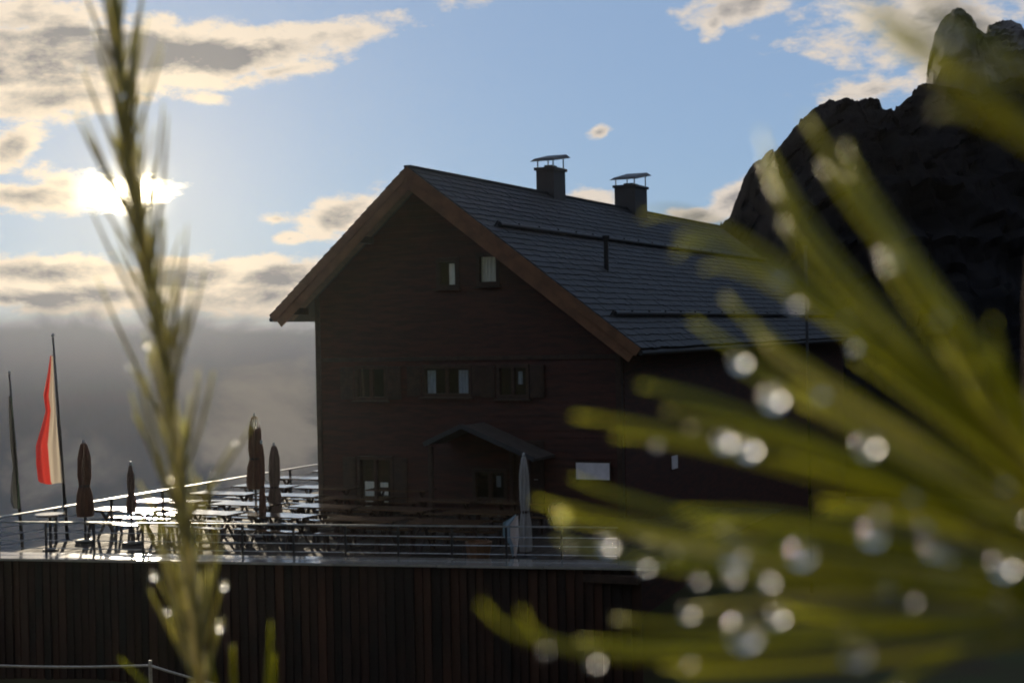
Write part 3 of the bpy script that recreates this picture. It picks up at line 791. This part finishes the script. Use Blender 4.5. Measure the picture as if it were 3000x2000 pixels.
# wooden tub by the front rail
tb = empty('wooden_tub', W(9.0, -8.9, .006), YAW)
tag(tb, 'reddish brown wooden planter tub behind the front railing', 'planter')
q = (HMI @ at(1028, 1280, 33.4)); tb.location = W(q.x, front_t(q.x) + 1.5, .006)
for i in range(10):
    mb = MB(); a0, a1 = 2 * pi * i / 10, 2 * pi * (i + .93) / 10
    for (rr) in (1,):
        mb.add([(.24 * math.cos(a0), .24 * math.sin(a0), 0), (.24 * math.cos(a1), .24 * math.sin(a1), 0), (.32 * math.cos(a1), .32 * math.sin(a1), .42), (.32 * math.cos(a0), .32 * math.sin(a0), .42),
                (.20 * math.cos(a0), .20 * math.sin(a0), 0), (.20 * math.cos(a1), .20 * math.sin(a1), 0), (.28 * math.cos(a1), .28 * math.sin(a1), .42), (.28 * math.cos(a0), .28 * math.sin(a0), .42)],
               [(0, 1, 2, 3), (7, 6, 5, 4), (3, 2, 6, 7), (0, 3, 7, 4), (1, 5, 6, 2)])
    mb.build('stave', M['barge'], tb)
mb = MB(); mb.lathe([(.02, .30), (.27, .30), (.26, .36), (.05, .40)], 12); mb.build('soil', M['bark'], tb)

# ------------------------------------------------------------------ rope fence on the slope
fn = empty('rope_fence', at(345, 1560, 15)); tag(fn, 'pale sagging rope strung between thin stakes at the lower left', 'fence')
fl0 = fn.location.copy()
stk = [at(-330, 1502, 15.6), at(345, 1527, 15.0), at(760, 1610, 14.6)]
for p in stk:
    mb = MB(); g = gz(p.x, p.y) - .15; mb.tube([Vector((p.x, p.y, g)) - fl0, p - fl0 + Vector((0, 0, .05))], [.022, .018], 7); mb.build('stake', M['rope'], fn)
mb = MB(); pts = []
for a, b in zip(stk, stk[1:]):
    for i in range(11):
        k = i / 10; p = a.lerp(b, k); p.z -= .10 * (1 - (2 * k - 1) ** 2) * .6; pts.append(p - fl0)
mb.tube(pts, .014, 6); mb.build('rope', M['rope'], fn, smooth=True)

# grass on the slope
mb = MB()
for i in range(9000):
    y = random.uniform(8, 32); x = random.uniform(-.36, .36) * y
    h = random.uniform(.12, .34) * (1 + .8 * max(0, mnoise.noise(Vector((x * .5, y * .5, 4)))))
    z = gz(x, y) - .02; a = random.uniform(0, 6.28); wv = .006
    lx, ly = random.uniform(-.5, .5) * h, random.uniform(-.5, .5) * h
    c, s_ = math.cos(a) * wv, math.sin(a) * wv
    mb.add([(x - c, y - s_, z), (x + c, y + s_, z), (x + lx * .4 + c * .7, y + ly * .4 + s_ * .7, z + h * .6), (x + lx * .4 - c * .7, y + ly * .4 - s_ * .7, z + h * .6), (x + lx, y + ly, z + h)],
           [(0, 1, 2, 3), (3, 2, 4)])
tag(mb.build('grass', M['grass']), 'short dark meadow grass on the slope below the camera', 'grass', kind='stuff')

# ------------------------------------------------------------------ pine sprays close to the camera
def qbez(p, c, q, n=9):
    return [p * (1 - k) ** 2 + c * 2 * k * (1 - k) + q * k * k for k in [i / (n - 1) for i in range(n)]]
NEEDLES = {}
def needle(parent, pts, r, m, name='needle'):
    NEEDLES.setdefault(parent.name, []).append((pts, r))
    n = len(pts); rads = []
    for i in range(n):
        k = i / (n - 1); rads.append(r * (.75 + .25 * min(1, k * 4)) * (1 - max(0, k - .72) / .28 * .72))
    mb = MB(); o = parent.location
    mb.tube([p - o for p in pts], rads, 6); return mb.build(name, m, parent, smooth=True)
def ico(sub=2):
    import bmesh
    bm = bmesh.new(); bmesh.ops.create_icosphere(bm, subdivisions=sub, radius=1.0)
    me = bpy.data.meshes.new('water_drop'); bm.to_mesh(me); bm.free(); me.materials.append(M['water'])
    for p in me.polygons: p.use_smooth = True
    return me
DROP = ico(3)
def drop(parent, p, r):
    o = link('water_drop', DROP, parent, p - parent.location); o.scale = (r, r, r * 1.06); return o
def topx(p):
    q = p - CAM; d = q.dot(fwd); return IW / 2 + F * q.dot(RGT) / d, IH / 2 - F * q.dot(UPV) / d, d
def hang(parent, x, y, d, r, root, nr):
    """a drop hangs under the nearest needle; where none passes, a needle of its own carries it"""
    best = None
    for pts, rn in NEEDLES[parent.name]:
        pr_ = [topx(p) for p in pts]
        for (x0, y0, d0), (x1, y1, d1) in zip(pr_, pr_[1:]):
            vx, vy = x1 - x0, y1 - y0; k = max(0, min(1, ((x - x0) * vx + (y - y0) * vy) / (vx * vx + vy * vy + 1e-9)))
            dd = d0 + (d1 - d0) * k; cx, cy = x0 + vx * k, y0 + vy * k
            e = math.hypot(cx - x, cy - y) * dd / F
            if e < rn + r * 1.8 and (best is None or dd < best[0]): best = (dd, rn, cx, cy)
    if best is None:
        q = at(x, y, d); c = root.lerp(q, .5) + UPV * .004
        needle(parent, qbez(root, c, q), nr, M['needle_veiled']); drop(parent, q - UPV * (r * .7), r)
    else:
        q = at(best[2], best[3], best[0]); dv = at(x, y, best[0]) - q
        sd = -1 if dv.dot(UPV) < best[1] * .6 else 1
        q = q + UPV * (sd * (best[1] + r * .75)) - fwd * .0008
        drop(parent, q, r)
def poly_at(pl, y):
    for (x0, y0, d0), (x1, y1, d1) in zip(pl, pl[1:]):
        if y0 <= y <= y1:
            k = (y - y0) / (y1 - y0); return x0 + (x1 - x0) * k, d0 + (d1 - d0) * k
    return (pl[0][0], pl[0][2]) if y < pl[0][1] else (pl[-1][0], pl[-1][2])

# left: an upright shoot
stem = [(250, -160, 1.06), (262, 0, 1.06), (283, 230, 1.05), (302, 400, 1.05), (330, 560, 1.05), (360, 720, 1.04), (383, 880, 1.03), (405, 1040, 1.03), (428, 1220, 1.02), (446, 1400, 1.02), (462, 1620, 1.02)]
g0 = at(500, 1620, 1.05); g0 = Vector((g0.x + .05, g0.y + .02, gz(g0.x, g0.y) - .03))
tw = empty('pine_shoot', g0); tag(tw, 'tall upright pine shoot with dew drops rising in front of the sun', 'pine shoot')
pts = [at(*q) for q in stem]; pts.reverse()
pts = [g0, g0.lerp(pts[0], .5) + Vector((.02, 0, 0))] + pts
rr = [.0072, .0066] + [.0056 - .0013 * i / 10 for i in range(11)]
mb = MB(); mb.tube([p - g0 for p in pts], rr, 9); mb.build('stem', M['shoot'], tw, smooth=True)
ldrops = [(287, 212, 1.7), (215, 80, 1.0), (228, 65, 1.0), (291, 75, .9), (308, 42, .8), (308, 54, .8), (184, 149, .9), (313, 165, .9), (313, 195, .9), (266, 342, .9), (340, 803, 1.5), (371, 385, .9),
          (350, 398, 1.0), (287, 507, .9), (298, 555, .9), (360, 505, .9), (410, 1042, .8), (391, 1090, 1.0), (456, 1096, 1.0), (488, 1084, 1.1), (494, 1101, 1.4), (474, 1225, 1.0), (353, 1315, 1.4),
          (514, 1337, 1.5), (395, 1403, 1.0), (503, 1426, 1.7), (588, 962, .8), (540, 1013, .8)]
# needles: those that carry the drops, and the many that hug the stem
def stem_needle(x0, y0, base_dy, bow, r=.0012, m='needle_veiled', dz=0.0):
    yb = min(y0 + base_dy, 1600)
    bx, bd = poly_at(stem, yb)
    p = at(bx, yb, bd - .004); q = at(x0, y0, bd - .004 + dz)
    c = p.lerp(q, .5) + RGT * bow; 
    needle(tw, qbez(p, c, q), r, M[m])
for tip in [(188, -40, 210, -.004), (215, 70, 230, -.003), (184, 145, 270, -.003), (228, 60, 180, -.002), (310, 40, 250, .004), (330, -60, 290, .004), (313, 160, 180, .003), (170, 255, 300, -.004),
            (266, 338, 180, -.002), (190, 255, 330, -.002), (375, 235, 300, .005), (350, 395, 240, .003), (385, 260, 380, .004), (287, 505, 170, -.002), (298, 552, 120, -.002), (205, 470, 330, -.004),
            (220, 630, 380, -.004), (372, 500, 190, .003), (430, 515, 330, .005), (405, 640, 260, .003), (440, 640, 290, .004), (470, 620, 280, .004), (340, 800, 230, -.002), (310, 830, 420, -.004),
            (456, 850, 240, .004), (490, 850, 260, .005), (410, 700, 270, .002), (391, 1088, 180, -.001), (300, 900, 330, -.003), (590, 958, 250, .002), (456, 1092, 150, .002), (494, 1098, 160, .003),
            (365, 1200, 300, -.003), (360, 1240, 330, -.001), (395, 1400, 240, -.003), (474, 1222, 240, .003), (503, 1424, 260, .002), (375, 1250, 400, -.002), (498, 1180, 330, .003)]:
    stem_needle(*tip, dz=random.uniform(-.02, .02))
for i in range(150):
    y = random.uniform(-170, 1430)
    x, dd = poly_at(stem, y); sd = random.choice((-1, 1)); off = random.uniform(2, 34) * sd
    if i % 2 == 0: off *= random.uniform(1.6, 3.6)
    stem_needle(x + off, y, random.uniform(170, 300), random.uniform(-.002, .003) * sd, r=random.uniform(.0007, .0010), dz=random.uniform(-.03, .03))

for x, y, k in ldrops:
    yb = min(y + 200, 1600); bx, bd = poly_at(stem, yb)
    hang(tw, x, y, 1.0, .0019 * k, at(bx, yb, bd), .0009)
# low needles at the bottom of the frame: tips of a neighbouring shoot
g1 = at(560, 1750, .95); g1 = Vector((g1.x, g1.y, gz(g1.x, g1.y) - .03))
lt = empty('pine_shoot', g1); tag(lt, 'low green pine needle tips showing at the bottom edge beside the upright shoot', 'pine shoot')
top = at(570, 1720, .95)
mb = MB(); mb.tube([Vector((0, 0, 0)), (top - g1) * .5 + Vector((.02, 0, 0)), top - g1], [.006, .005, .004], 8); mb.build('stem', M['bark'], lt, smooth=True)
for x, y, bx in ((622, 1425, 590), (275, 1510, 520), (535, 1480, 560), (630, 1500, 600), (480, 1500, 540)):
    p = at(bx, 1730, .95); q = at(x, y, .94)
    needle(lt, qbez(p, p.lerp(q, .5) + RGT * .004 * (1 if x > 550 else -1), q), .0011, M['needle'])

# right: a branch whose needles fan across the view, very near
bb = [at(2425, 420, .43), at(2408, 680, .43), at(2412, 930, .42), at(2450, 1200, .41), at(2530, 1480, .41), at(2640, 1800, .42)]
g2 = Vector((bb[-1].x + .06, bb[-1].y + .03, gz(bb[-1].x + .06, bb[-1].y + .03) - .03))
br = empty('pine_branch', g2); tag(br, 'blurred green pine branch with long needles and bright water drops filling the right', 'pine branch')
mb = MB(); pts = [g2, g2.lerp(bb[-1], .55) + Vector((.03, 0, 0))] + list(reversed(bb))
mb.tube([p - g2 for p in pts], [.009, .008, .0065, .006, .0055, .005, .0045, .004], 10); mb.build('stem', M['bark'], br, smooth=True)
# tip, bend, base (pixels of the photograph's frame) with their distances
fan = [
    ((1478, 498, .46), (1800, 610, .44), (2470, 1180, .42), .0017), ((1560, 545, .47), (1850, 680, .45), (2470, 1190, .42), .0014),
    ((1745, 300, .44), (1960, 640, .43), (2460, 1150, .42), .0016), ((1770, 420, .45), (2000, 720, .43), (2470, 1180, .42), .0013),
    ((1848, 265, .43), (2050, 560, .42), (2450, 1080, .42), .0016), ((1940, 330, .44), (2080, 560, .43), (2450, 1050, .42), .0013),
    ((1590, 735, .48), (1850, 900, .46), (2470, 1240, .42), .0012), ((1665, 680, .47), (1900, 870, .45), (2470, 1200, .42), .0013),
    ((1470, 885, .46), (1800, 985, .44), (2480, 1270, .42), .0018), ((1318, 955, .47), (1750, 1050, .45), (2480, 1290, .42), .0018),
    ((1228, 1148, .48), (1650, 1240, .46), (2490, 1370, .42), .0016), ((1555, 1175, .45), (1980, 1220, .44), (2490, 1380, .42), .0019),
    ((1280, 1235, .50), (1600, 1300, .47), (2490, 1390, .42), .0012), ((1440, 1275, .50), (1700, 1330, .47), (2490, 1400, .42), .0011),
    ((1105, 1385, .46), (1500, 1500, .44), (2510, 1370, .41), .0019), ((1330, 1470, .48), (1750, 1470, .45), (2510, 1420, .41), .0013),
    ((1930, -20, .33), (2150, 110, .32), (2480, 420, .33), .0013), ((2010, 40, .31), (2200, 150, .31), (2480, 360, .32), .0016), ((2080, -40, .30), (2230, 60, .30), (2500, 260, .32), .0016), ((2140, 170, .31), (2270, 230, .31), (2480, 420, .33), .0016),
    ((2280, 735, .40), (2330, 900, .40), (2470, 1150, .41), .0014), ((2110, 1010, .43), (2280, 1110, .42), (2490, 1260, .42), .0014), ((2230, 830, .42), (2320, 1000, .42), (2470, 1200, .42), .0013),
    ((1820, 880, .45), (2080, 1020, .44), (2480, 1250, .42), .0013), ((1700, 1000, .45), (2050, 1110, .44), (2490, 1300, .42), .0014), ((1880, 1150, .45), (2150, 1200, .44), (2490, 1330, .42), .0013),
    ((2040, 560, .43), (2190, 800, .42), (2465, 1130, .42), .0014), ((1930, 760, .46), (2150, 930, .44), (2475, 1200, .42), .0013), ((2120, 700, .43), (2260, 900, .43), (2465, 1150, .42), .0013),
    ((1520, 1530, .46), (1900, 1520, .44), (2520, 1450, .41), .0013), ((2030, 1590, .42), (2220, 1490, .42), (2520, 1420, .41), .0016), ((1780, 1390, .46), (2100, 1420, .44), (2510, 1410, .41), .0015), ((1900, 1300, .46), (2150, 1330, .44), (2500, 1390, .41), .0013),
]
for a, b, c, r in fan:
    p = at(*c); q = at(*a); m_ = at(*b); ctl = m_ * 2 - (p + q) * .5
    needle(br, qbez(p, ctl, q, 12), r * .66, M['needle'])
    if r > .0012:      # the second needle of each pair lies against the first
        o2 = UPV * random.uniform(-.0032, -.0018) + fwd * random.uniform(.002, .008)
        needle(br, qbez(p, ctl + o2, q + o2 * 1.5 + (p - q) * random.uniform(.02, .10), 12), r * .50, M['needle'])
for i in range(16):     # finer needles between the long ones
    a, b, c, r = random.choice(fan)
    ox, oy, od = random.uniform(-110, 110), random.uniform(-90, 90), random.uniform(-.05, .06)
    sh_ = random.uniform(.05, .35)
    p = at(c[0], c[1] + oy * .4, c[2]); q = at(a[0] + (c[0] - a[0]) * sh_ + ox, a[1] + (c[1] - a[1]) * sh_ + oy, a[2] + od); m_ = at(b[0] + (c[0] - b[0]) * sh_ * .6 + ox * .6, b[1] + (c[1] - b[1]) * sh_ * .6 + oy * .6, b[2] + od * .6)
    needle(br, qbez(p, m_ * 2 - (p + q) * .5, q, 12), random.uniform(.0007, .0011), M['needle'] if i % 3 else M['needle_veiled'])
rd = [(2318, 113, .295, 1.0), (2006, 591, .42, 1.25), (1772, 637, .43, 1.0), (1682, 840, .54, 1.0), (1765, 911, .53, 1.2), (1742, 900, .47, .6), (1650, 1020, .60, 1.0), (1702, 1012, .64, 1.2), (1968, 1044, .46, 1.3), (2097, 1115, .46, .9),
      (1999, 1203, .47, 1.35), (2241, 1213, .42, 1.5), (2330, 1195, .46, .8), (1813, 1278, .53, 1.4), (1629, 1293, .45, 1.5), (2018, 1330, .45, 1.1), (2110, 1262, .5, 1.0), (2275, 1303, .47, 1.3), (2290, 1397, .39, .95),
      (2350, 1425, .40, 1.8), (1970, 1503, .40, 1.7), (1687, 1473, .50, 1.9), (1379, 1263, .50, 1.0), (1481, 1290, .50, .65), (1671, 1322, .50, .7), (1740, 1312, .46, .75), (1582, 1397, .47, .75), (2315, 1110, .47, .6), (2090, 1380, .46, .6),
      (1805, 700, .44, .6), (1870, 895, .47, .7), (1285, 1190, .46, .8), (2150, 720, .45, .6), (1365, 1490, .42, .8), (1600, 1340, .42, .6), (1780, 1425, .5, 1.0), (2180, 1275, .44, .7)]
for x, y, d_, k in rd:
    hang(br, x, y, d_, .0025 * k, at(2480, 700 + (y - 500) * .75 if y > 500 else 500, .42), .0010)

for i in range(18):      # smaller drops strewn along the needles
    pts, rn = random.choice(NEEDLES[br.name][:70])
    p = pts[random.randrange(4, len(pts))]; r_ = random.uniform(.0007, .0015)
    drop(br, p - UPV * (rn + r_ * .7), r_)
for i in range(22):
    pts, rn = random.choice(NEEDLES[tw.name])
    p = pts[random.randrange(5, len(pts))]; r_ = random.uniform(.0006, .0013)
    drop(tw, p - UPV * (rn * .5 + r_ * .7), r_)

# ------------------------------------------------------------------ damp evening air, also added to stand in for the glare veil
mb = MB(); mb.box((-186, -186, -122), (186, 186, 66))
hz = mb.build('haze', None); tag(hz, 'thin damp air over the hut and slope', 'haze', kind='stuff')
hm = bpy.data.materials.new('damp_air'); hm.use_nodes = True; t = hm.node_tree; t.nodes.clear()
pv = t.nodes.new('ShaderNodeVolumePrincipled'); pv.inputs['Color'].default_value = (.95, .95, .95, 1)
pv.inputs['Density'].default_value = 0.00004; pv.inputs['Anisotropy'].default_value = .85
ou = t.nodes.new('ShaderNodeOutputMaterial'); t.links.new(pv.outputs[0], ou.inputs['Volume'])
hz.data.materials.append(hm)
